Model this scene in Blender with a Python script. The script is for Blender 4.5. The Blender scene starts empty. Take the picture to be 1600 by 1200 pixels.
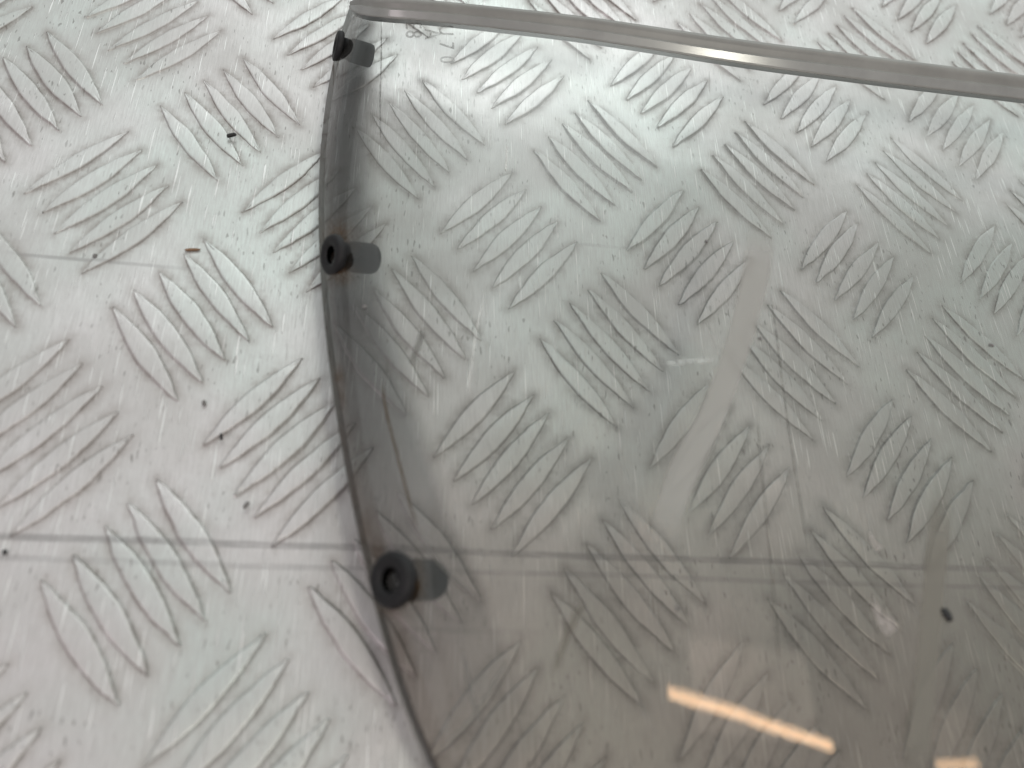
import bpy, bmesh, math, random
import numpy as np
from mathutils import Vector, Matrix

random.seed(7)
RNG = np.random.default_rng(11)
scn = bpy.context.scene
COL = scn.collection
P = 0.05                      # pitch of the raised pattern, metres

# ------------------------------------------------------------------ camera
CAM = np.array([0.9000876, -3.22204979, 3.34669235]) * P
RV = np.array([2.66113539, 0.03802539, 0.23211067])
FPX = 1247.2
def rotmat(v):
    th = np.linalg.norm(v); k = v / th
    K = np.array([[0, -k[2], k[1]], [k[2], 0, -k[0]], [-k[1], k[0], 0]])
    return np.eye(3) + math.sin(th) * K + (1 - math.cos(th)) * K @ K
R = rotmat(RV)
cam = bpy.data.objects.new('camera', bpy.data.cameras.new('camera'))
COL.objects.link(cam)
M = Matrix.Identity(4)
for r in range(3):
    M[r][0] = R[0][r]; M[r][1] = -R[1][r]; M[r][2] = -R[2][r]; M[r][3] = CAM[r]
cam.matrix_world = M
cam.data.sensor_width = 36.0
cam.data.lens = FPX / 1600 * 36.0
cam.data.clip_start = 0.004
cam.data.clip_end = 50
cam.data.dof.use_dof = True
cam.data.dof.focus_distance = 0.225
cam.data.dof.aperture_fstop = 9.5
scn.camera = cam

def ray(px, py):
    d = R.T @ np.array([(px - 800) / FPX, (py - 600) / FPX, 1.0])
    return d
def at(px, py, h=0.0):
    """point at height h above the plate that lies on the sight line of a photo pixel"""
    d = ray(px, py)
    return CAM + d * ((h - CAM[2]) / d[2])

# ------------------------------------------------------------------ world and lamps
WORLD_LO, WORLD_HI = 0.31, 1.12
w = bpy.data.worlds.new('World'); scn.world = w; w.use_nodes = True
bg = w.node_tree.nodes['Background']
wn = w.node_tree
def wmap(x, a, b, lo, hi):
    n = wn.nodes.new('ShaderNodeMapRange'); n.interpolation_type = 'SMOOTHSTEP'
    wn.links.new(x, n.inputs[0])
    for i, v in enumerate((a, b, lo, hi)): n.inputs[i + 1].default_value = v
    return n.outputs[0]
wtc = wn.nodes.new('ShaderNodeTexCoord')
wsep = wn.nodes.new('ShaderNodeSeparateXYZ'); wn.links.new(wtc.outputs['Generated'], wsep.inputs[0])
# brightness gradient: brighter ahead, a dim ceiling overhead, dark behind the photographer
br = wmap(wsep.outputs[1], -.25, .85, WORLD_LO, WORLD_HI)
wnz = wn.nodes.new('ShaderNodeTexNoise'); wnz.inputs['Scale'].default_value = 2.3; wnz.inputs['Detail'].default_value = 2
wn.links.new(wtc.outputs['Generated'], wnz.inputs['Vector'])
mul = wn.nodes.new('ShaderNodeMath'); mul.operation = 'MULTIPLY'
wn.links.new(br, mul.inputs[0]); wn.links.new(wmap(wnz.outputs['Fac'], .3, .7, .8, 1.2), mul.inputs[1])
mul2 = wn.nodes.new('ShaderNodeMath'); mul2.operation = 'MULTIPLY'
wn.links.new(mul.outputs[0], mul2.inputs[0]); wn.links.new(wmap(wsep.outputs[0], -.6, .08, .42, 1.0), mul2.inputs[1])
# soft bright lobes added high ahead for glare on plate and sheet
dn = wn.nodes.new('ShaderNodeVectorMath'); dn.operation = 'DOT_PRODUCT'
dn.inputs[1].default_value = Vector((.085, .735, .665)).normalized()
wn.links.new(wtc.outputs['Generated'], dn.inputs[0])
add = wn.nodes.new('ShaderNodeMath'); add.operation = 'ADD'
wn.links.new(mul2.outputs[0], add.inputs[0]); wn.links.new(wmap(dn.outputs['Value'], .93, 1.0, 0, .5), add.inputs[1])
mul2 = add
add = wn.nodes.new('ShaderNodeMath'); add.operation = 'ADD'
wn.links.new(mul2.outputs[0], add.inputs[0]); wn.links.new(wmap(dn.outputs['Value'], .978, 1.0, 0, 2.0), add.inputs[1])
mul2 = add
wmx = wn.nodes.new('ShaderNodeMix'); wmx.data_type = 'RGBA'
wn.links.new(wmap(wsep.outputs[1], -.2, .55, 0, 1), wmx.inputs[0])
wmx.inputs[6].default_value = (1.0, .93, .94, 1); wmx.inputs[7].default_value = (.94, 1.0, .98, 1)
wn.links.new(wmx.outputs[2], bg.inputs[0]); wn.links.new(mul2.outputs[0], bg.inputs[1])
scn.view_settings.view_transform = 'Standard'
scn.view_settings.look = 'None'
scn.view_settings.exposure = 0.0
scn.view_settings.gamma = 1.0
scn.view_settings.use_curve_mapping = False

def area(name, loc, target, sx, sy, power, color, roll=0.0, spread=180):
    l = bpy.data.lights.new(name, 'AREA'); l.shape = 'RECTANGLE'
    l.size = sx; l.size_y = sy; l.energy = power; l.color = color
    l.spread = math.radians(spread)
    o = bpy.data.objects.new(name, l); COL.objects.link(o)
    d = Vector(target) - Vector(loc)
    q = d.to_track_quat('-Z', 'Y')
    o.rotation_euler = (q.to_matrix() @ Matrix.Rotation(roll, 3, 'Z')).to_euler()
    o.location = loc
    return o
CEN = (0.08, -0.03, 0)
area('overhead_fill', (-1.5, 1.3, 2.2), CEN, 2.0, 2.0, 5.0, (0.95, 1.0, 0.99))  # unseen soft fill, added for slight directional shading
area('side_fill', (-1.1, -1.1, 1.3), (-0.05, -0.1, 0), 0.9, 0.9, 10.0, (1.0, 0.865, 0.905))  # unseen pink fill added to lift the lower left of the plate
# warm ceiling tube, interrupted where the photographer stands in front of it, and the warm ceiling round it
def tube(name, a, b, wd, rad, col):
    a, b = Vector(a), Vector(b); c = (a + b) / 2; d = b - a
    l = bpy.data.lights.new(name, 'AREA'); l.shape = 'RECTANGLE'; l.size = d.length; l.size_y = wd
    l.energy = rad * math.pi * d.length * wd; l.color = col
    o = bpy.data.objects.new(name, l); COL.objects.link(o)
    x = d.normalized(); z = Vector((0, 0, 1)); y = z.cross(x).normalized(); z = x.cross(y)
    m = Matrix((x, y, z)).transposed().to_4x4(); m.translation = c; o.matrix_world = m
tube('ceiling_tube', (.444, .350, 1.2), (.583, .319, 1.2), .0155, 17, (1, .62, .34))
tube('ceiling_tube', (.583, .3165, 1.2), (.728, .276, 1.2), .0150, 17, (1, .62, .34))
tube('ceiling_tube', (.900, .246, 1.2), (.972, .245, 1.2), .014, 10, (1, .62, .34))
area('bevel_glint_lamp', (.345, -.66, 1.22), (.136, .018, .02), .10, .34, 4.0, (1, .97, .84))  # unseen lamp added to put the highlight on the lip bevel
tube('ceiling_glow', (.50, .366, 1.215), (.722, .344, 1.215), .125, 1.1, (1, .84, .70))
tube('ceiling_glow', (.90, .295, 1.215), (1.0, .290, 1.215), .060, .45, (1, .78, .60))

# ------------------------------------------------------------------ helpers
def N(nt, typ, **kw):
    n = nt.nodes.new(typ)
    for k, v in kw.items():
        setattr(n, k, v)
    return n
def newmat(name):
    m = bpy.data.materials.new(name); m.use_nodes = True
    nt = m.node_tree; nt.nodes.clear()
    return m, nt
def math_(nt, op, a, b=None, c=None, clamp=False):
    n = N(nt, 'ShaderNodeMath', operation=op); n.use_clamp = clamp
    for i, x in enumerate((a, b, c)):
        if x is None: continue
        if isinstance(x, (int, float)): n.inputs[i].default_value = x
        else: nt.links.new(x, n.inputs[i])
    return n.outputs[0]
def mixc(nt, f, a, b, mode='MIX'):
    n = N(nt, 'ShaderNodeMix', data_type='RGBA', blend_type=mode)
    for idx, x in ((0, f), (6, a), (7, b)):
        if isinstance(x, (int, float)): n.inputs[idx].default_value = x
        elif isinstance(x, tuple): n.inputs[idx].default_value = (*x, 1) if len(x) == 3 else x
        else: nt.links.new(x, n.inputs[idx])
    return n.outputs[2]
def noise(nt, vec, scale, detail=3, rough=0.55, dist=0.0):
    n = N(nt, 'ShaderNodeTexNoise')
    n.inputs['Scale'].default_value = scale; n.inputs['Detail'].default_value = detail
    n.inputs['Roughness'].default_value = rough; n.inputs['Distortion'].default_value = dist
    nt.links.new(vec, n.inputs['Vector'])
    return n.outputs['Fac']
def mapping(nt, vec, scale=(1, 1, 1), rot=(0, 0, 0), loc=(0, 0, 0)):
    n = N(nt, 'ShaderNodeMapping')
    n.inputs['Scale'].default_value = scale; n.inputs['Rotation'].default_value = rot
    n.inputs['Location'].default_value = loc
    nt.links.new(vec, n.inputs['Vector'])
    return n.outputs[0]
def ramp(nt, x, a, b, lo=0.0, hi=1.0):
    n = N(nt, 'ShaderNodeMapRange'); n.interpolation_type = 'SMOOTHSTEP'
    nt.links.new(x, n.inputs[0])
    n.inputs[1].default_value = a; n.inputs[2].default_value = b
    n.inputs[3].default_value = lo; n.inputs[4].default_value = hi
    return n.outputs[0]
def link_mesh(name, verts, faces, mats, parent=None, smooth=True, mat_idx=None):
    me = bpy.data.meshes.new(name)
    me.from_pydata([tuple(v) for v in verts], [], faces)
    for m in (mats if isinstance(mats, (list, tuple)) else [mats]): me.materials.append(m)
    if mat_idx is not None: me.polygons.foreach_set('material_index', mat_idx)
    me.polygons.foreach_set('use_smooth', [smooth] * len(me.polygons))
    me.update()
    o = bpy.data.objects.new(name, me); COL.objects.link(o)
    if parent: o.parent = parent
    return o

# ------------------------------------------------------------------ materials
def aluminium():
    m, nt = newmat('aluminium'); L = nt.links
    out = N(nt, 'ShaderNodeOutputMaterial'); pb = N(nt, 'ShaderNodeBsdfPrincipled')
    L.new(pb.outputs[0], out.inputs[0])
    pos = N(nt, 'ShaderNodeTexCoord').outputs['Object']
    gr = N(nt, 'ShaderNodeAttribute', attribute_name='grime').outputs['Fac']
    sep = N(nt, 'ShaderNodeSeparateXYZ'); L.new(pos, sep.inputs[0])
    # base metal: cloudy, faintly green and faintly pink zones
    c1 = noise(nt, pos, 14, 3)
    c2 = noise(nt, mapping(nt, pos, loc=(3, 1, 0)), 30, 4)
    base = mixc(nt, ramp(nt, c1, .38, .62), (0.77, 0.745, 0.75), (0.69, 0.745, 0.72))
    base = mixc(nt, ramp(nt, c2, .35, .7, 0, .65), base, (0.55, 0.54, 0.53))
    # fine brushing along y
    st = noise(nt, mapping(nt, pos, (2600, 160, 1)), 1.0, 4, .7)
    base = mixc(nt, ramp(nt, st, .3, .7, .0, .55), base, (0.50, 0.49, 0.48))
    # dark flecks, short and upright
    fl = noise(nt, mapping(nt, pos, (1300, 330, 1), rot=(0, 0, .05)), 1.0, 1, .3)
    flm = noise(nt, pos, 55, 2)
    dark = math_(nt, 'MULTIPLY', ramp(nt, fl, .68, .71), ramp(nt, flm, .42, .6))
    base = mixc(nt, math_(nt, 'MULTIPLY', dark, .65), base, (0.20, 0.19, 0.18))
    # bright scratches, near-upright, three families of angle
    scr = None
    for i, (a, sx, sy, th) in enumerate(((0.04, 1900, 75, .70), (-.16, 1500, 50, .73), (.30, 1500, 60, .735), (-.5, 1700, 50, .745))):
        s = ramp(nt, noise(nt, mapping(nt, pos, (sx, sy, 1), rot=(0, 0, a), loc=(i * 7, i * 3, 0)), 1.0, 1, .2), th, th + .03)
        scr = s if scr is None else math_(nt, 'MAXIMUM', scr, s)
    base = mixc(nt, math_(nt, 'MULTIPLY', scr, .85), base, (0.93, 0.94, 0.93))
    # grime where the raised bars meet the sheet
    gn = noise(nt, pos, 170, 4, .65)
    gn2 = noise(nt, pos, 900, 3, .7)
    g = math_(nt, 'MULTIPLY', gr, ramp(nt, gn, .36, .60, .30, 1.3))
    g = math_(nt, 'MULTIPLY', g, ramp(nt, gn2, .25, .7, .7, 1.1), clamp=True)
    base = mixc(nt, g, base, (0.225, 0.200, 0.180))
    # long rolling scuffs across the sheet
    for (y0, wdt, x0, x1, amt) in SCUFFS:
        wob = noise(nt, mapping(nt, pos, (9, 9, 9), loc=(y0 * 100, 0, 0)), 1.0, 1)
        yy = math_(nt, 'ADD', sep.outputs[1], math_(nt, 'MULTIPLY_ADD', wob, .0016, -.0008))
        d = math_(nt, 'ABSOLUTE', math_(nt, 'SUBTRACT', yy, y0))
        k = ramp(nt, d, wdt * .35, wdt, 1, 0)
        br = ramp(nt, noise(nt, mapping(nt, pos, (90, 500, 1), loc=(y0 * 50, 0, 0)), 1.0, 3, .7), .25, .6, .25, 1)
        fade = math_(nt, 'MULTIPLY', ramp(nt, sep.outputs[0], x0 - .004, x0 + .004), ramp(nt, sep.outputs[0], x1 - .03, x1 + .01, 1, 0))
        k = math_(nt, 'MULTIPLY', math_(nt, 'MULTIPLY', k, br), math_(nt, 'MULTIPLY', fade, amt))
        base = mixc(nt, k, base, (0.27, 0.26, 0.26))
    L.new(base, pb.inputs['Base Color'])
    pb.inputs['Metallic'].default_value = .82
    rg = math_(nt, 'ADD', ramp(nt, c2, .3, .7, .36, .50), math_(nt, 'MULTIPLY', g, .3))
    L.new(rg, pb.inputs['Roughness'])
    # metalness falls where grime lies
    L.new(math_(nt, 'MULTIPLY_ADD', g, -.5, .55), pb.inputs['Metallic'])
    bmp = N(nt, 'ShaderNodeBump'); bmp.inputs['Distance'].default_value = .00012
    bmp.inputs['Strength'].default_value = .55
    hh = math_(nt, 'ADD', math_(nt, 'MULTIPLY', st, .45), math_(nt, 'MULTIPLY', scr, 1.6))
    hh = math_(nt, 'ADD', hh, math_(nt, 'MULTIPLY', noise(nt, pos, 260, 4, .6), 1.6))
    hh = math_(nt, 'ADD', hh, math_(nt, 'MULTIPLY', noise(nt, pos, 70, 2, .5), 4.0))
    L.new(hh, bmp.inputs['Height']); L.new(bmp.outputs[0], pb.inputs['Normal'])
    return m

def sheet_material(name, tint_far, tint_near, haze, edge=False):
    """clear tinted plastic: light passes straight through, darker the longer its path in the plastic"""
    m, nt = newmat(name); L = nt.links
    out = N(nt, 'ShaderNodeOutputMaterial')
    tc = N(nt, 'ShaderNodeTexCoord'); pos = tc.outputs['Object']
    sep = N(nt, 'ShaderNodeSeparateXYZ'); L.new(pos, sep.inputs[0])
    geo = N(nt, 'ShaderNodeNewGeometry')
    dot = N(nt, 'ShaderNodeVectorMath', operation='DOT_PRODUCT')
    L.new(geo.outputs['Normal'], dot.inputs[0]); L.new(geo.outputs['Incoming'], dot.inputs[1])
    c = math_(nt, 'ABSOLUTE', dot.outputs['Value'])
    # cosine inside the plastic (n = 1.49), path length = 1 / cosine
    s2 = math_(nt, 'MULTIPLY', math_(nt, 'SUBTRACT', 1.0, math_(nt, 'MULTIPLY', c, c)), 1 / 1.49 ** 2)
    ci = math_(nt, 'SQRT', math_(nt, 'SUBTRACT', 1.0, s2))
    path = math_(nt, 'DIVIDE', 1.0, ci)
    wall = ramp(nt, c, .05, .55, 1, 0)
    path = math_(nt, 'ADD', path, math_(nt, 'MULTIPLY', wall, .0))
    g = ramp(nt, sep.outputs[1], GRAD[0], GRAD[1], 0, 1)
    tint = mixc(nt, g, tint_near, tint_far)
    sc = N(nt, 'ShaderNodeSeparateColor'); L.new(tint, sc.inputs[0])
    cc = N(nt, 'ShaderNodeCombineColor')
    for i in range(3): L.new(math_(nt, 'POWER', sc.outputs[i], path), cc.inputs[i])
    col = cc.outputs[0]
    # the border is coloured darker than the field
    suv = N(nt, 'ShaderNodeSeparateXYZ'); L.new(N(nt, 'ShaderNodeUVMap', uv_map='mm').outputs[0], suv.inputs[0])
    bd = ramp(nt, math_(nt, 'MULTIPLY_ADD', suv.outputs[1], -.08, suv.outputs[0]), 14.5, 22.5, .57, 1.0)
    bd = math_(nt, 'MAXIMUM', bd, ramp(nt, suv.outputs[1], 95.0, 200.0, .57, .93))
    dk = N(nt, 'ShaderNodeVectorMath', operation='SCALE'); L.new(cc.outputs[0], dk.inputs[0]); L.new(bd, dk.inputs['Scale'])
    col = dk.outputs[0]
    # stains and scratches sit on the outer skin only: masks come from the uv map (millimetres)
    uv = N(nt, 'ShaderNodeUVMap', uv_map='mm').outputs[0]
    su = N(nt, 'ShaderNodeSeparateXYZ'); L.new(uv, su.inputs[0])
    top = N(nt, 'ShaderNodeAttribute', attribute_name='skin').outputs['Fac']
    en = noise(nt, mapping(nt, uv, (.45, .13, 1)), 1.0, 5, .7)
    near = ramp(nt, su.outputs[0], 0.5, 9.0, 1, 0)
    dirt = math_(nt, 'MULTIPLY', near, ramp(nt, en, .45, .72))
    streak = noise(nt, mapping(nt, uv, (2.2, .06, 1)), 1.0, 3, .6)
    dirt = math_(nt, 'ADD', dirt, math_(nt, 'MULTIPLY', ramp(nt, su.outputs[0], 2, 13, .45, 0), ramp(nt, streak, .5, .75)))
    st = N(nt, 'ShaderNodeAttribute', attribute_name='stain').outputs['Fac']
    dirt = math_(nt, 'ADD', math_(nt, 'MULTIPLY', dirt, .35),
                 math_(nt, 'MULTIPLY', st, ramp(nt, noise(nt, mapping(nt, uv, (.9, .5, 1)), 1.0, 5, .7), .3, .62, .25, 1.15)))
    dirt = math_(nt, 'MULTIPLY', math_(nt, 'MULTIPLY', dirt, top), 1.0, clamp=True)
    hz = ramp(nt, noise(nt, mapping(nt, uv, (.045, .03, 1)), 1.0, 4, .6), .3, .7, haze * .55, haze * 1.5)
    hz = math_(nt, 'ADD', hz, math_(nt, 'MULTIPLY', ramp(nt, c, .2, .8, 1, 0), .03))
    hz = math_(nt, 'MULTIPLY', hz, top)
    # faint pale scratches on the plastic
    s = ramp(nt, noise(nt, mapping(nt, uv, (1.4, .035, 1), rot=(0, 0, .08)), 1.0, 1, .2), .785, .81)
    s2_ = ramp(nt, noise(nt, mapping(nt, uv, (1.2, .05, 1), rot=(0, 0, -.35), loc=(9, 4, 0)), 1.0, 1, .2), .795, .815)
    s = math_(nt, 'MULTIPLY', math_(nt, 'MAXIMUM', s, s2_), top)
    tr = N(nt, 'ShaderNodeBsdfTransparent'); L.new(col, tr.inputs[0])
    df = N(nt, 'ShaderNodeBsdfDiffuse'); df.inputs[0].default_value = (.27, .27, .255, 1)
    gl = N(nt, 'ShaderNodeBsdfGlossy'); gl.inputs[0].default_value = (1, 1, 1, 1)
    L.new(ramp(nt, noise(nt, mapping(nt, uv, (.1, .1, 1)), 1.0, 4, .6), .3, .8, .006, .022), gl.inputs['Roughness'])
    br = N(nt, 'ShaderNodeBsdfDiffuse'); br.inputs[0].default_value = (.060, .034, .015, 1)
    a = N(nt, 'ShaderNodeMixShader'); L.new(math_(nt, 'ADD', hz, math_(nt, 'MULTIPLY', s, .35), clamp=True), a.inputs[0]); L.new(tr.outputs[0], a.inputs[1]); L.new(df.outputs[0], a.inputs[2])
    b = N(nt, 'ShaderNodeMixShader'); L.new(dirt, b.inputs[0]); L.new(a.outputs[0], b.inputs[1]); L.new(br.outputs[0], b.inputs[2])
    fr = N(nt, 'ShaderNodeFresnel'); fr.inputs[0].default_value = 1.49
    bmp = N(nt, 'ShaderNodeBump'); bmp.inputs['Distance'].default_value = .0004; bmp.inputs['Strength'].default_value = .022
    L.new(noise(nt, mapping(nt, uv, (.05, .03, 1)), 1.0, 3, .5), bmp.inputs['Height'])
    L.new(bmp.outputs[0], gl.inputs['Normal'])
    # front faces only carry the mirror reflection strength of both skins together
    f2 = math_(nt, 'MULTIPLY', fr.outputs[0], top)
    f2 = math_(nt, 'MULTIPLY', f2, 1.15, clamp=True)
    e = N(nt, 'ShaderNodeMixShader'); L.new(f2, e.inputs[0]); L.new(b.outputs[0], e.inputs[1]); L.new(gl.outputs[0], e.inputs[2])
    L.new(e.outputs[0], out.inputs[0])
    return m

def solid(name, col, rough=.6, metal=0.0, spec=.4, nscale=900, amt=.35, bump=.3, trans=0.0):
    m, nt = newmat(name); L = nt.links
    out = N(nt, 'ShaderNodeOutputMaterial'); pb = N(nt, 'ShaderNodeBsdfPrincipled'); L.new(pb.outputs[0], out.inputs[0])
    pos = N(nt, 'ShaderNodeTexCoord').outputs['Object']
    f = noise(nt, pos, nscale, 4, .65)
    L.new(mixc(nt, ramp(nt, f, .3, .7, 0, amt), col, tuple(min(1, x * 1.9 + .01) for x in col)), pb.inputs['Base Color'])
    pb.inputs['Roughness'].default_value = rough; pb.inputs['Metallic'].default_value = metal
    pb.inputs['Specular IOR Level'].default_value = spec
    pb.inputs['Transmission Weight'].default_value = trans
    b = N(nt, 'ShaderNodeBump'); b.inputs['Distance'].default_value = .0001; b.inputs['Strength'].default_value = bump
    L.new(f, b.inputs['Height']); L.new(b.outputs[0], pb.inputs['Normal'])
    return m

# ------------------------------------------------------------------ tread plate
YS = 1.24469156            # the pattern is longer along y than along x
S_, L_ = 0.12231, 0.52130
def bars():
    out = []
    r = 2 ** -.5
    for i2 in range(-8, 20):
        for j2 in range(-9, 14):
            if (i2 % 2) != (j2 % 2): continue
            ii, jj = i2 / 2, j2 / 2
            if i2 % 2 == 0: e = np.array([1, 1]) * r; d = np.array([1, -1]) * r
            else: e = np.array([-1, 1]) * r; d = np.array([1, 1]) * r
            gw = RNG.uniform(.45, 1.0) if RNG.random() < .35 else RNG.uniform(.8, 1.1)
            for k in range(5):
                jit = RNG.normal(0, 1, 5)
                c = np.array([ii, jj]) + e * S_ * (2 - k + jit[0] * .035)
                h = L_ / 2 * (1 + jit[1] * .02)
                a = (c - d * h) * np.array([1, YS]); b = (c + d * h) * np.array([1, YS])
                mid = (a + b) / 2 + RNG.normal(0, .004, 2); dv = (b - a); ln = np.linalg.norm(dv); dv /= ln
                q = jit[2] * .012
                dv = np.array([dv[0] - q * dv[1], dv[1] + q * dv[0]])
                out.append((mid * P, dv, ln / 2 * P, (0.0475 + jit[3] * .0018) * P, 0.00105 * (.45 + .55 * gw) * (1 + .06 * jit[4]), gw))
    return out
BARS = bars()
def half_width(s, w):      # s in -1..1 along the bar
    return w * np.clip(1 - np.abs(s) ** 1.75, 0, 1) ** 0.95

def plate():
    x0, x1, y0, y1 = -.24, .50, -.26, .43
    step = .0007
    nx, ny = int((x1 - x0) / step), int((y1 - y0) / step)
    X, Y = np.meshgrid(np.linspace(x0, x1, nx), np.linspace(y0, y1, ny))
    dist = np.full(X.shape, 1.0)
    for (m, d, h, w_, z, gw) in BARS:
        rr = h + .004
        a0, a1 = np.searchsorted(X[0], [m[0] - rr, m[0] + rr]); b0, b1 = np.searchsorted(Y[:, 0], [m[1] - rr, m[1] + rr])
        if a1 <= a0 or b1 <= b0: continue
        xs, ys = X[b0:b1, a0:a1] - m[0], Y[b0:b1, a0:a1] - m[1]
        u = xs * d[0] + ys * d[1]; v = np.abs(-xs * d[1] + ys * d[0])
        hw = half_width(np.clip(u / h, -1, 1), w_)
        dd = np.hypot(np.maximum(v - hw, 0), np.maximum(np.abs(u) - h, 0))
        dist[b0:b1, a0:a1] = np.minimum(dist[b0:b1, a0:a1], dd)
    # soft wide soiling between the bars, thin dark line right at the bar foot
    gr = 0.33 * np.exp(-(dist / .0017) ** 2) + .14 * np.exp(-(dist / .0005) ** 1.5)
    Z = 0.00022 * np.sin(X * 31 + 1) * np.cos(Y * 27) - .00022
    V = np.stack([X, Y, Z], -1).reshape(-1, 3)
    idx = np.arange(nx * ny).reshape(ny, nx)
    F = np.stack([idx[:-1, :-1], idx[:-1, 1:], idx[1:, 1:], idx[1:, :-1]], -1).reshape(-1, 4)
    V = [V]; G = [gr.reshape(-1)]; FQ = [F]; base = nx * ny
    # each raised bar: foot, fillet, flank, rounded shoulder, slightly domed top
    n = 30
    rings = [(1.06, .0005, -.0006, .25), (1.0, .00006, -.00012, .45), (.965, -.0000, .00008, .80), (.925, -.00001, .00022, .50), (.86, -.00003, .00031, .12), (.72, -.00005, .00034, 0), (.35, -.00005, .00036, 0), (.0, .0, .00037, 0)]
    for (m, d, h, w_, z, gw) in BARS:
        if not (x0 < m[0] < x1 and y0 < m[1] < y1): continue
        e = np.array([-d[1], d[0]])
        s = -np.cos(np.linspace(0, np.pi, n))
        wob = RNG.normal(0, 1, (2, n)); wob = (wob + np.roll(wob, 1, 1) + np.roll(wob, -1, 1)) / 3
        wear = RNG.uniform(.7, 1.15) * gw
        rg = []
        for (k, off, zz, g_) in rings:
            hl = h * (1 - (1 - k) * .10) + off * .6
            hw = half_width(s, w_) * k
            up = m + np.outer(s * hl, d) + np.outer(hw + off * (k > .3) + wob[0] * .00015 * (k > .3), e)
            dn = m + np.outer(s * hl, d) - np.outer(hw + off * (k > .3) + wob[1] * .00015 * (k > .3), e)
            ring = np.concatenate([up, dn[::-1]], 0)
            taper = np.concatenate([1 - np.abs(s) ** 6, (1 - np.abs(s) ** 6)[::-1]]) if zz > .0001 else 1.0
            zc = zz * (z / .00105) * (taper if zz > .0001 else 1)
            rg.append(np.concatenate([ring, np.full((2 * n, 1), 0.) + np.reshape(zc, (-1, 1)) * np.ones((2 * n, 1))], 1))
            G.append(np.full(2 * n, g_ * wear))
        V += rg
        k2 = 2 * n
        for q in range(len(rings) - 1):
            a = base + q * k2 + np.arange(k2); b = base + q * k2 + (np.arange(k2) + 1) % k2
            FQ.append(np.stack([b, a, a + k2, b + k2], -1))
        base += k2 * len(rings)
    V = np.concatenate(V); G = np.concatenate(G); F = np.concatenate(FQ)
    me = bpy.data.meshes.new('tread_plate')
    me.vertices.add(len(V)); me.vertices.foreach_set('co', V.astype(np.float32).ravel())
    me.loops.add(len(F) * 4); me.loops.foreach_set('vertex_index', F.astype(np.int32).ravel())
    me.polygons.add(len(F)); me.polygons.foreach_set('loop_start', np.arange(0, len(F) * 4, 4, dtype=np.int32))
    me.polygons.foreach_set('use_smooth', np.ones(len(F), dtype=bool))
    me.update(calc_edges=True)
    at_ = me.attributes.new('grime', 'FLOAT', 'POINT'); at_.data.foreach_set('value', G.astype(np.float32))
    o = bpy.data.objects.new('tread_plate', me); COL.objects.link(o)
    o['kind'] = 'structure'
    return o
SCUFFS = [(at(200, 844)[1], .0011, -.2, at(560, 850)[0] + .16, .62),
          (at(400, 884)[1], .0009, -.2, at(560, 890)[0] + .2, .34),
          (at(150, 408)[1], .0007, at(20, 408)[0], at(330, 410)[0], .5),
          (at(930, 382)[1], .0008, at(900, 382)[0], at(1010, 382)[0], .35),
          (at(700, 985)[1], .0009, at(640, 985)[0], at(860, 985)[0], .25)]
pl = plate()
pl.data.materials.append(aluminium())

# ------------------------------------------------------------------ windscreen
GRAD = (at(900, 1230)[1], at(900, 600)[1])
# left border of the sheet: photo outline with the height of the border above the plate (mm)
EDGE = [(546, 14, 5.0), (538, 34, 5.2), (526, 72, 5.6), (516, 125, 6.4), (507, 185, 7.2), (499, 260, 8.2), (497, 340, 9.2), (499, 430, 10.5), (511, 530, 12.2),
        (526, 640, 14.2), (542, 740, 16.2), (561, 850, 18.4), (585, 950, 20.4), (613, 1045, 22.2), (643, 1130, 23.8), (674, 1210, 25.2), (720, 1310, 27), (790, 1430, 29)]
TOPL = [(546, 14, 5.0), (553, 17, 8.0), (562, 20, 11.0), (575, 23, 13.6), (592, 25, 15.4), (615, 27, 16.7), (645, 29, 17.6), (700, 34, 18.8), (800, 45, 20.2), (900, 57, 21.4), (1000, 72, 22.6), (1100, 88, 23.8),
        (1200, 103, 25.0), (1300, 116, 26.2), (1400, 129, 27.2), (1500, 141, 28.2), (1600, 153, 29.0), (1750, 171, 30), (1950, 194, 31)]
def catmull(pts, n):
    pts = np.array(pts, float)
    pts = np.vstack([2 * pts[0] - pts[1], pts, 2 * pts[-1] - pts[-2]])
    out = []
    for i in range(1, len(pts) - 2):
        p0, p1, p2, p3 = pts[i - 1:i + 3]
        for t in np.arange(n) / n:
            out.append(.5 * ((2 * p1) + (-p0 + p2) * t + (2 * p0 - 5 * p1 + 4 * p2 - p3) * t * t + (-p0 + 3 * p1 - 3 * p2 + p3) * t ** 3))
    out.append(pts[-2])
    return np.array(out)
def pts3(tab): return np.array([at(a, b, c / 1000) for a, b, c in tab])
EC = catmull(pts3(EDGE), 8)
TC = catmull(pts3(TOPL), 8)
def smooth_curve(C, deg):
    t = np.linspace(-1, 1, len(C))
    return np.stack([np.polynomial.polynomial.polyval(t, np.polynomial.polynomial.polyfit(t, C[:, k], deg)) for k in range(3)], 1)
EC = smooth_curve(EC, 6)
nt_, nv_ = len(EC), len(TC)
arcE = np.concatenate([[0], np.cumsum(np.linalg.norm(np.diff(EC, axis=0), axis=1))])
arcT = np.concatenate([[0], np.cumsum(np.linalg.norm(np.diff(TC, axis=0), axis=1))])
S = np.zeros((nt_, nv_, 3))
for i in range(nt_):
    t = arcE[i] / arcE[-1]
    off = TC - TC[0]
    k = 1 - .32 * t * (2 - t)
    S[i] = EC[i] + off * np.array([1, 1 - .35 * t * (2 - t), k])
dT = np.gradient(S, axis=0); dV = np.gradient(S, axis=1)
NRM = np.cross(dT, dV); NRM /= np.linalg.norm(NRM, axis=2, keepdims=True)
if NRM[nt_ // 2, nv_ // 2, 2] < 0: NRM = -NRM
THICK = .0015
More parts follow.
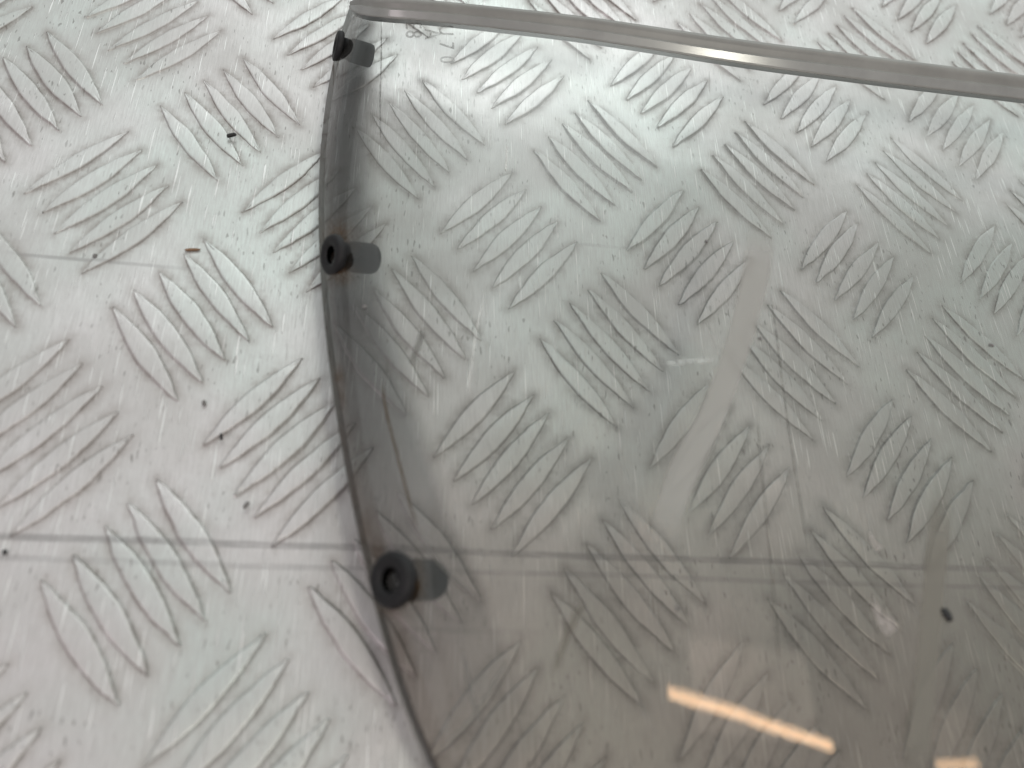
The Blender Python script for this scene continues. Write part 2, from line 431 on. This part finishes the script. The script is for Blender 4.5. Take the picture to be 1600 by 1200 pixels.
BOT = S - NRM * THICK
def project(p):
    X = R @ (np.asarray(p) - CAM)
    return np.array([800 + FPX * X[0] / X[2], 600 + FPX * X[1] / X[2]])
PROJ = np.array([[project(S[i, j]) for j in range(nv_)] for i in range(nt_)])
def on_sheet(px, py, up=0.0):
    """point of the outer skin, and its normal, seen at a photo pixel"""
    d = np.hypot(PROJ[..., 0] - px, PROJ[..., 1] - py)
    i, j = np.unravel_index(np.argmin(d), d.shape)
    i = min(max(i, 1), nt_ - 2); j = min(max(j, 1), nv_ - 2)
    dd = R.T @ np.array([(px - 800) / FPX, (py - 600) / FPX, 1.0])
    n = NRM[i, j]; t = np.dot(S[i, j] - CAM, n) / np.dot(dd, n)
    return CAM + dd * t + n * up, n, i, j

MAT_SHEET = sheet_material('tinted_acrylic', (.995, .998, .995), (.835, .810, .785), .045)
MAT_EDGE = solid('cut_acrylic_edge', (.19, .17, .135), .35, nscale=500, amt=.6)
MAT_RUBBER = solid('black_rubber', (.006, .006, .007), .6, nscale=1500, amt=.4, bump=.5)
MAT_BORE = solid('bore_shade', (.001, .001, .001), 1.0, spec=0.0, amt=0)  # shade inside the bore painted as a near-black colour
root = bpy.data.objects.new('windscreen', None); COL.objects.link(root)
root.location = (0, 0, 0)
root['label'] = 'smoke tinted curved motorcycle windscreen with black rubber grommets lying on the checker plate'
root['category'] = 'windscreen'

def sheet():
    n = nt_ * nv_
    V = np.concatenate([S.reshape(-1, 3), BOT.reshape(-1, 3)])
    F = []; MI = []
    id_ = lambda i, j, b=0: b * n + i * nv_ + j
    for i in range(nt_ - 1):
        for j in range(nv_ - 1):
            F.append((id_(i, j), id_(i + 1, j), id_(i + 1, j + 1), id_(i, j + 1))); MI.append(0)
            F.append((id_(i, j, 1), id_(i, j + 1, 1), id_(i + 1, j + 1, 1), id_(i + 1, j, 1))); MI.append(0)
    for i in range(nt_ - 1):
        F.append((id_(i, 0), id_(i, 0, 1), id_(i + 1, 0, 1), id_(i + 1, 0))); MI.append(1)
        F.append((id_(i, nv_ - 1), id_(i + 1, nv_ - 1), id_(i + 1, nv_ - 1, 1), id_(i, nv_ - 1, 1))); MI.append(1)
    for j in range(nv_ - 1):
        F.append((id_(nt_ - 1, j), id_(nt_ - 1, j, 1), id_(nt_ - 1, j + 1, 1), id_(nt_ - 1, j + 1))); MI.append(1)
    o = link_mesh('sheet', V, F, [MAT_SHEET, MAT_EDGE], root, True, MI)
    me = o.data
    # sharp border so that the cut edge does not smear the skin's shading
    uvl = me.uv_layers.new(name='mm')
    li = np.zeros(len(me.loops), dtype=np.int32); me.loops.foreach_get('vertex_index', li)
    q = li % n
    uvs = np.stack([arcT[q % nv_] * 1000, arcE[q // nv_] * 1000], -1)
    uvl.data.foreach_set('uv', uvs.astype(np.float32).ravel())
    skin = np.concatenate([np.ones(n), np.zeros(n)]).astype(np.float32)
    me.attributes.new('skin', 'FLOAT', 'POINT').data.foreach_set('value', skin)
    # brown grease stains: around each hole and at a few spots along the border
    st = np.zeros(n)
    flat = PROJ.reshape(-1, 2)
    for (x, y, rx, ry, a) in STAINS:
        c, _, i0, j0 = on_sheet(x, y)
        st = np.maximum(st, a * np.exp(-(((flat[:, 0] - x - 3) / (rx * 1.45)) ** 2 + ((flat[:, 1] - y) / (ry * 1.15)) ** 2)))
    me.attributes.new('stain', 'FLOAT', 'POINT').data.foreach_set('value', np.concatenate([st, st * 0]).astype(np.float32))
    bm = bmesh.new(); bm.from_mesh(me)
    for e in bm.edges:
        ms = {f.material_index for f in e.link_faces}
        if len(ms) > 1: e.smooth = False
    bm.to_mesh(me); bm.free()
    return o
STAINS = [(524, 368, 17, 20, 1.0), (528, 430, 16, 11, .9), (526, 590, 7, 14, 1.0), (532, 622, 4, 12, 1.0), (585, 862, 9, 22, .75), (568, 825, 7, 28, .65), (600, 950, 24, 9, 1.0), (650, 905, 9, 36, .8),
          (640, 905, 16, 34, .45), (604, 573, 3, 8, .4), (535, 680, 8, 28, .25), (552, 770, 8, 30, .4), (617, 1010, 12, 30, .2), (512, 300, 10, 40, .12)]
sh = sheet()

# rolled lip along the top border
MAT_LIP = solid('smoked_lip', (.235, .238, .225), .36, nscale=60, amt=.25, bump=.05, spec=.5)
MAT_FACET = solid('polished_bevel', (.30, .31, .30), .17, nscale=60, amt=.25, bump=.02, spec=.8)
def lip():
    prof = [(-.0006, -.0014), (-.0006, .0001), (.0000, .0002), (.0015, .00132), (.0018, .0013), (.0021, .0009), (.0026, .0011), (.0034, .0019), (.0044, .0024), (.0054, .0023), (.0061, .0015), (.0063, .0003), (.0060, -.0012), (.003, -.0015)]
    rows = []
    for j in range(nv_):
        tan = TC[min(j + 1, nv_ - 1)] - TC[max(j - 1, 0)]; tan /= np.linalg.norm(tan)
        n = NRM[0, j]
        # blend of skin normal and up keeps the lip steady round the corner
        n = n * .6 + np.array([0, 0, 1]) * .4
        outw = np.cross(n, tan); outw /= np.linalg.norm(outw)
        if outw[1] < 0: outw = -outw
        up = np.cross(tan, outw); up /= np.linalg.norm(up)
        if up[2] < 0: up = -up
        gsc = .80 + .35 * min(1, arcT[j] / .14)
        gsc *= .35 + .65 * min(1, arcT[j] / .010)
        rows.append([TC[j] + outw * a * gsc + up * b * min(1, .6 + arcT[j] / .02) for a, b in prof])
    k = len(prof); V = [v for r in rows for v in r]; F = []; MI = []
    for j in range(nv_ - 1):
        for q in range(k):
            q2 = (q + 1) % k
            F.append((j * k + q, j * k + q2, (j + 1) * k + q2, (j + 1) * k + q)); MI.append(1 if q == 2 else 0)
    F.append(tuple(range(k))); MI.append(0); F.append(tuple((nv_ - 1) * k + q for q in range(k))[::-1]); MI.append(0)
    o = link_mesh('lip', V, F, [MAT_LIP, MAT_FACET], root, True, MI)
    bm = bmesh.new(); bm.from_mesh(o.data); bmesh.ops.recalc_face_normals(bm, faces=bm.faces)
    for e in bm.edges:
        if len({f.material_index for f in e.link_faces}) > 1: e.smooth = False
    bm.to_mesh(o.data); bm.free()
    return o
lip()

def lathe(prof, seg=40):
    V = []; F = []
    for r, z in prof:
        for s in range(seg):
            a = 2 * math.pi * s / seg
            V.append((r * math.cos(a), r * math.sin(a), z))
    for q in range(len(prof) - 1):
        for s in range(seg):
            s2 = (s + 1) % seg
            F.append((q * seg + s, q * seg + s2, (q + 1) * seg + s2, (q + 1) * seg + s))
    F.append(tuple(range(seg))[::-1]); F.append(tuple((len(prof) - 1) * seg + s for s in range(seg)))
    return V, F
MM = .001
def grommet(px, py, rad, cosv, dx, dy, up=0.0, label=None):
    p, n, i, j = on_sheet(px, py, up)
    v = R @ (p - CAM); v /= np.linalg.norm(v)
    l = np.array([dx, dy, 0.0]); l -= v * np.dot(l, v); l /= np.linalg.norm(l)
    ax = R.T @ (-v * cosv + l * math.sqrt(1 - cosv ** 2))
    n = ax
    q = Vector(n).to_track_quat('Z', 'X')
    k = rad / 5.3
    # flange with a rolled outer edge and an open bore
    V, F = lathe([(a * k * MM, b * k * MM) for a, b in [(3.6, -.2), (4.9, -.1), (5.25, .25), (5.35, .9), (5.2, 1.6), (4.8, 2.05), (4.1, 2.25), (3.2, 2.2), (2.6, 2.0), (2.25, 1.6), (2.1, .8), (2.0, -8.5), (.01, -8.5)]])
    o = link_mesh('grommet', V, F, [MAT_RUBBER, MAT_BORE], root, True)
    for f in o.data.polygons:
        c = f.center
        if math.hypot(c.x, c.y) < 2.3 * k * MM and c.z < 1.5 * k * MM: f.material_index = 1
    o.matrix_local = Matrix.Translation(Vector(p)) @ q.to_matrix().to_4x4()
    V, F = lathe([(a * k * MM, b * k * MM) for a, b in [(.01, -.1), (3.5, -.1), (3.5, -3.0), (3.95, -3.3), (4.05, -6.0), (4.0, -10.0), (3.7, -10.9), (3.0, -11.2), (1.9, -11.2), (1.8, -10.8), (.01, -10.6)]])
    s = link_mesh('shank', V, F, MAT_RUBBER, o, True)
    if label: o['label'] = label
    return o
grommet(526, 399, 4.7, .48, -1, -.10)
grommet(619, 906, 5.0, .72, -1, 0.0)
grommet(533, 74, 4.2, .11, -.96, -.28)

# film strip on the outer skin, also used for painted reflection bands
def streak(name, pts, mat):
    V = []; F = []; UV = []
    P2 = catmull([(a, b, c) for a, b, c in pts], 10)
    n = len(P2); K = 9
    for a, (x, y, wd) in enumerate(P2):
        t = P2[min(a + 1, n - 1)][:2] - P2[max(a - 1, 0)][:2]; t /= np.linalg.norm(t); nn = np.array([-t[1], t[0]])
        for b in range(K):
            u = b / (K - 1) * 2 - 1
            V.append(on_sheet(x + nn[0] * wd * u, y + nn[1] * wd * u, .00022)[0]); UV.append((b / (K - 1), a / (n - 1)))
    for a in range(n - 1):
        for b in range(K - 1):
            F.append((a * K + b, a * K + b + 1, (a + 1) * K + b + 1, (a + 1) * K + b))
    o = link_mesh(name, V, F, mat, root, True)
    l = o.data.uv_layers.new(name='uv')
    for lp in o.data.loops: l.data[lp.index].uv = UV[lp.vertex_index]
    return o
def film(name, col, amt, soft=.3, brk=.0):
    m, nt = newmat(name); L = nt.links
    out = N(nt, 'ShaderNodeOutputMaterial')
    uv = N(nt, 'ShaderNodeUVMap', uv_map='uv').outputs[0]
    su = N(nt, 'ShaderNodeSeparateXYZ'); L.new(uv, su.inputs[0])
    d = math_(nt, 'ABSOLUTE', math_(nt, 'MULTIPLY_ADD', su.outputs[0], 2, -1))
    e = math_(nt, 'ABSOLUTE', math_(nt, 'MULTIPLY_ADD', su.outputs[1], 2, -1))
    k = math_(nt, 'MULTIPLY', ramp(nt, d, 1 - soft, 1, 1, 0), ramp(nt, e, .6, 1, 1, 0))
    pos = N(nt, 'ShaderNodeTexCoord').outputs['Object']
    k = math_(nt, 'MULTIPLY', k, ramp(nt, noise(nt, mapping(nt, pos, (1100, 500, 1)), 1.0, 4, .7), .36, .56, 1 - brk, 1))
    k = math_(nt, 'MULTIPLY', k, amt)
    tr = N(nt, 'ShaderNodeBsdfTransparent'); df = N(nt, 'ShaderNodeBsdfDiffuse'); df.inputs[0].default_value = (*col, 1)
    mx = N(nt, 'ShaderNodeMixShader'); L.new(k, mx.inputs[0]); L.new(tr.outputs[0], mx.inputs[1]); L.new(df.outputs[0], mx.inputs[2])
    L.new(mx.outputs[0], out.inputs[0])
    return m
MAT_REFL = film('reflection_band', (.385, .38, .36), .80, .45)
MAT_REFL2 = film('reflection_band_dim', (.215, .205, .18), .75, .5)
streak('reflection_streak', [(1190, 335, 26), (1184, 410, 27), (1166, 490, 26), (1143, 570, 25), (1112, 650, 27), (1072, 730, 30), (1046, 800, 28), (1036, 880, 26)], MAT_REFL)  # pale reflection in the sheet, painted as a diffuse film
streak('reflection_streak', [(1476, 740, 22), (1464, 860, 22), (1456, 950, 22), (1446, 1060, 22), (1436, 1150, 24), (1430, 1230, 24)], MAT_REFL2)  # second, dimmer reflection band, painted the same way

# fine cracks and hair scratches in the skin, as thin grooves filled with dirt
MAT_LINE = solid('dirty_groove', (.045, .040, .034), .8)
MAT_PALE = film('pale_scuff', (.80, .81, .79), .75, .6, .5)
MAT_BRN = film('brown_line', (.085, .062, .038), .8, .7, .5)
MAT_GREY = film('grey_film', (.17, .17, .16), .65, .6)
def groove(name, pts, w_, mat):
    return streak(name, [(q[0], q[1], q[2] if len(q) > 2 else w_) for q in pts], mat)
MAT_DK = film('dark_scratch', (.05, .045, .04), .6, .5, .7)
groove('scratch', [(596, 26), (596, 90), (594, 160), (595, 232)], 1.5, MAT_DK)
groove('scratch', [(1199, 430), (1212, 520), (1222, 600), (1236, 700), (1252, 800), (1262, 880)], 1.3, MAT_DK)
groove('scratch', [(1183, 625), (1186, 700), (1196, 800), (1206, 900), (1212, 985), (1222, 1070)], 1.2, MAT_DK)
groove('scratch', [(597, 590), (603, 640), (618, 700), (636, 770), (655, 838)], 3.0, MAT_BRN)  # brown line running alongside the border
groove('scratch', [(655, 838), (690, 885), (742, 935)], 4, MAT_GREY)
groove('scratch', [(758, 455), (744, 520), (736, 580), (728, 620)], 1.2, MAT_PALE)
groove('scratch', [(792, 225), (791, 250), (790, 272)], 1.1, MAT_PALE)
groove('scratch', [(722, 1010), (738, 1090), (752, 1135)], 4, MAT_GREY)
groove('scratch', [(1035, 570), (1070, 566), (1120, 562)], 6, film('chalky_scuff', (.75, .78, .76), .40, .8, 1.0))
groove('scratch', [(662, 515), (652, 545), (643, 572)], 7, MAT_GREY)
groove('scratch', [(912, 940), (890, 985), (862, 1060)], 9, film('olive_smear', (.13, .12, .10), .45, .8))
groove('chip_mark', [(1362, 930, 2), (1370, 955, 9), (1384, 975, 15), (1396, 994, 13)], 11, film('flaked_patch', (.50, .46, .44), .55, .5, .8))
groove('chip_mark', [(1356, 828, 2), (1364, 848, 6), (1376, 862, 9)], 6, film('flaked_patch', (.50, .46, .44), .4, .5, .8))
groove('scratch', [(800, 1020), (735, 1125), (668, 1190)], 3.5, MAT_GREY)

# moulded approval lettering near the top corner, seen through the plastic
def lettering(chars, px, py, size, ang):
    cu = bpy.data.curves.new('lettering', 'FONT'); cu.body = chars; cu.size = size; cu.extrude = .00006
    cu.space_character = 1.15
    o = bpy.data.objects.new('lettering', cu); COL.objects.link(o)
    p, n, i, j = on_sheet(px, py, .0002)
    dep = bpy.context.evaluated_depsgraph_get()
    me = bpy.data.meshes.new_from_object(o.evaluated_get(dep)); bpy.data.objects.remove(o)
    z = Vector(n); x = Vector((math.cos(ang), math.sin(ang), 0)); x = (x - z * x.dot(z)).normalized(); y = z.cross(x)
    mo = Matrix((x, y, z)).transposed().to_4x4(); mo.translation = Vector(p)
    me.materials.clear(); me.materials.append(MAT_LET)
    q = bpy.data.objects.new('lettering', me); COL.objects.link(q); q.parent = root; q.matrix_local = mo
    return q
def plainfilm(name, col, amt):
    m, nt = newmat(name); L = nt.links
    out = N(nt, 'ShaderNodeOutputMaterial')
    tr = N(nt, 'ShaderNodeBsdfTransparent'); df = N(nt, 'ShaderNodeBsdfDiffuse'); df.inputs[0].default_value = (*col, 1)
    pos = N(nt, 'ShaderNodeTexCoord').outputs['Object']
    mx = N(nt, 'ShaderNodeMixShader'); L.new(ramp(nt, noise(nt, pos, 500, 3), .3, .7, amt * .5, amt), mx.inputs[0]); L.new(tr.outputs[0], mx.inputs[1]); L.new(df.outputs[0], mx.inputs[2])
    L.new(mx.outputs[0], out.inputs[0]); return m
MAT_LET = plainfilm('moulded_mark', (.16, .16, .15), .36)
lettering('E8', 634, 34, .0062, -math.pi / 2 + .05)
lettering('A', 664, 46, .0062, -math.pi / 2 + .05)
lettering('U 7 0', 686, 40, .0056, -math.pi / 2 + .05)

# ------------------------------------------------------------------ loose bits
def crumb(name, p, size, mat, label, cat, rot=0, group=None, n=(0, 0, 1)):
    size = tuple(k * .78 for k in size)
    bm = bmesh.new(); bmesh.ops.create_icosphere(bm, subdivisions=3, radius=1)
    rr = random.Random(len(label) * 7 + int(p[0] * 1e5) % 97)
    ph = [rr.uniform(0, 6) for _ in range(6)]
    for v in bm.verts:
        c = v.co
        k = 1 + .16 * math.sin(3 * c.x + ph[0]) * math.cos(4 * c.y + ph[1]) + .10 * math.sin(7 * c.z + ph[2] + 3 * c.x) + .05 * math.sin(13 * c.y + ph[3])
        c = c * k
        # squared-off chip
        v.co = Vector([math.copysign(abs(t) ** .6, t) for t in c])
        v.co = Vector((v.co.x * size[0], v.co.y * size[1], v.co.z * size[2]))
    me = bpy.data.meshes.new(name); bm.to_mesh(me); bm.free(); me.materials.append(mat)
    for f in me.polygons: f.use_smooth = True
    o = bpy.data.objects.new(name, me); COL.objects.link(o)
    q = Vector(n).to_track_quat('Z', 'X').to_matrix().to_4x4()
    o.matrix_world = Matrix.Translation(Vector(p) + Vector(n) * size[2] * .85) @ q @ Matrix.Rotation(rot, 4, 'Z')
    o['label'] = label; o['category'] = cat
    if group: o['group'] = group
    return o
MAT_CH = solid('black_chip', (.018, .018, .018), .6)
MAT_GC = solid('grey_chip', (.17, .165, .16), .7)
MAT_BC = solid('brown_fibre', (.20, .12, .07), .8)
g = 'loose specks on the plate'
crumb('rubber_chip', at(362, 213, .0010), (.0016, .0006, .0006), MAT_CH, 'small black rectangular rubber chip lying across the bars at upper left', 'chip', .45)
crumb('fibre', at(301, 391), (.0021, .0004, .0003), MAT_BC, 'short tan brown fibre lying flat on the bare plate left of the middle grommet', 'fibre', .15)
crumb('grit_speck', at(149, 401), (.0006, .0007, .0004), MAT_GC, 'dark grey grit speck beside the short rolled scuff at far left', 'grit', 0, g)
crumb('grit_speck', at(319, 630), (.0005, .0007, .0004), MAT_GC, 'grey grit speck on the smooth metal below the five bar group', 'grit', 0, g)
crumb('grit_speck', at(346, 683, .0008), (.0004, .0010, .0004), MAT_CH, 'thin black grit speck on a bar left of the stained windscreen border', 'grit', .2, g)
crumb('grit_speck', at(385, 790, .0008), (.0005, .0011, .0004), MAT_GC, 'elongated grey grit speck just above the long horizontal scuff', 'grit', -.5, g)
crumb('grit_speck', at(8, 863), (.0005, .0006, .0004), MAT_CH, 'tiny black grit speck at the left end of the long horizontal scuff', 'grit', 0, g)
g = 'dark specks on the windscreen'
def on(px, py, size, mat, label, rot=0):
    p, n, i, j = on_sheet(px, py)
    return crumb('grit_speck', p, size, mat, label, 'grit', rot + math.pi / 2, g, n)
on(1478, 962, (.0009, .0016, .0006), MAT_CH, 'black oval grit speck on the pale streak, largest on the windscreen')
on(1187, 530, (.0005, .0006, .0003), MAT_GC, 'small dark speck on the windscreen right of the wide dried streak')  # the dried streak named here is the painted reflection band
on(1548, 540, (.0005, .0008, .0003), MAT_GC, 'small oval dark speck near the right side of the windscreen', .6)
on(1103, 378, (.0004, .0005, .0003), MAT_GC, 'tiny dark speck on the windscreen near the top of the dried streak')  # the dried streak named here is the painted reflection band
on(570, 480, (.0005, .0006, .0003), MAT_GC, 'tiny round speck on the windscreen below the middle grommet')
on(1058, 952, (.0003, .0007, .0003), MAT_GC, 'tiny dark speck on the windscreen above the warm strip reflection')

scn.render.engine = 'CYCLES'
scn.cycles.transparent_max_bounces = 24
scn.cycles.caustics_reflective = False
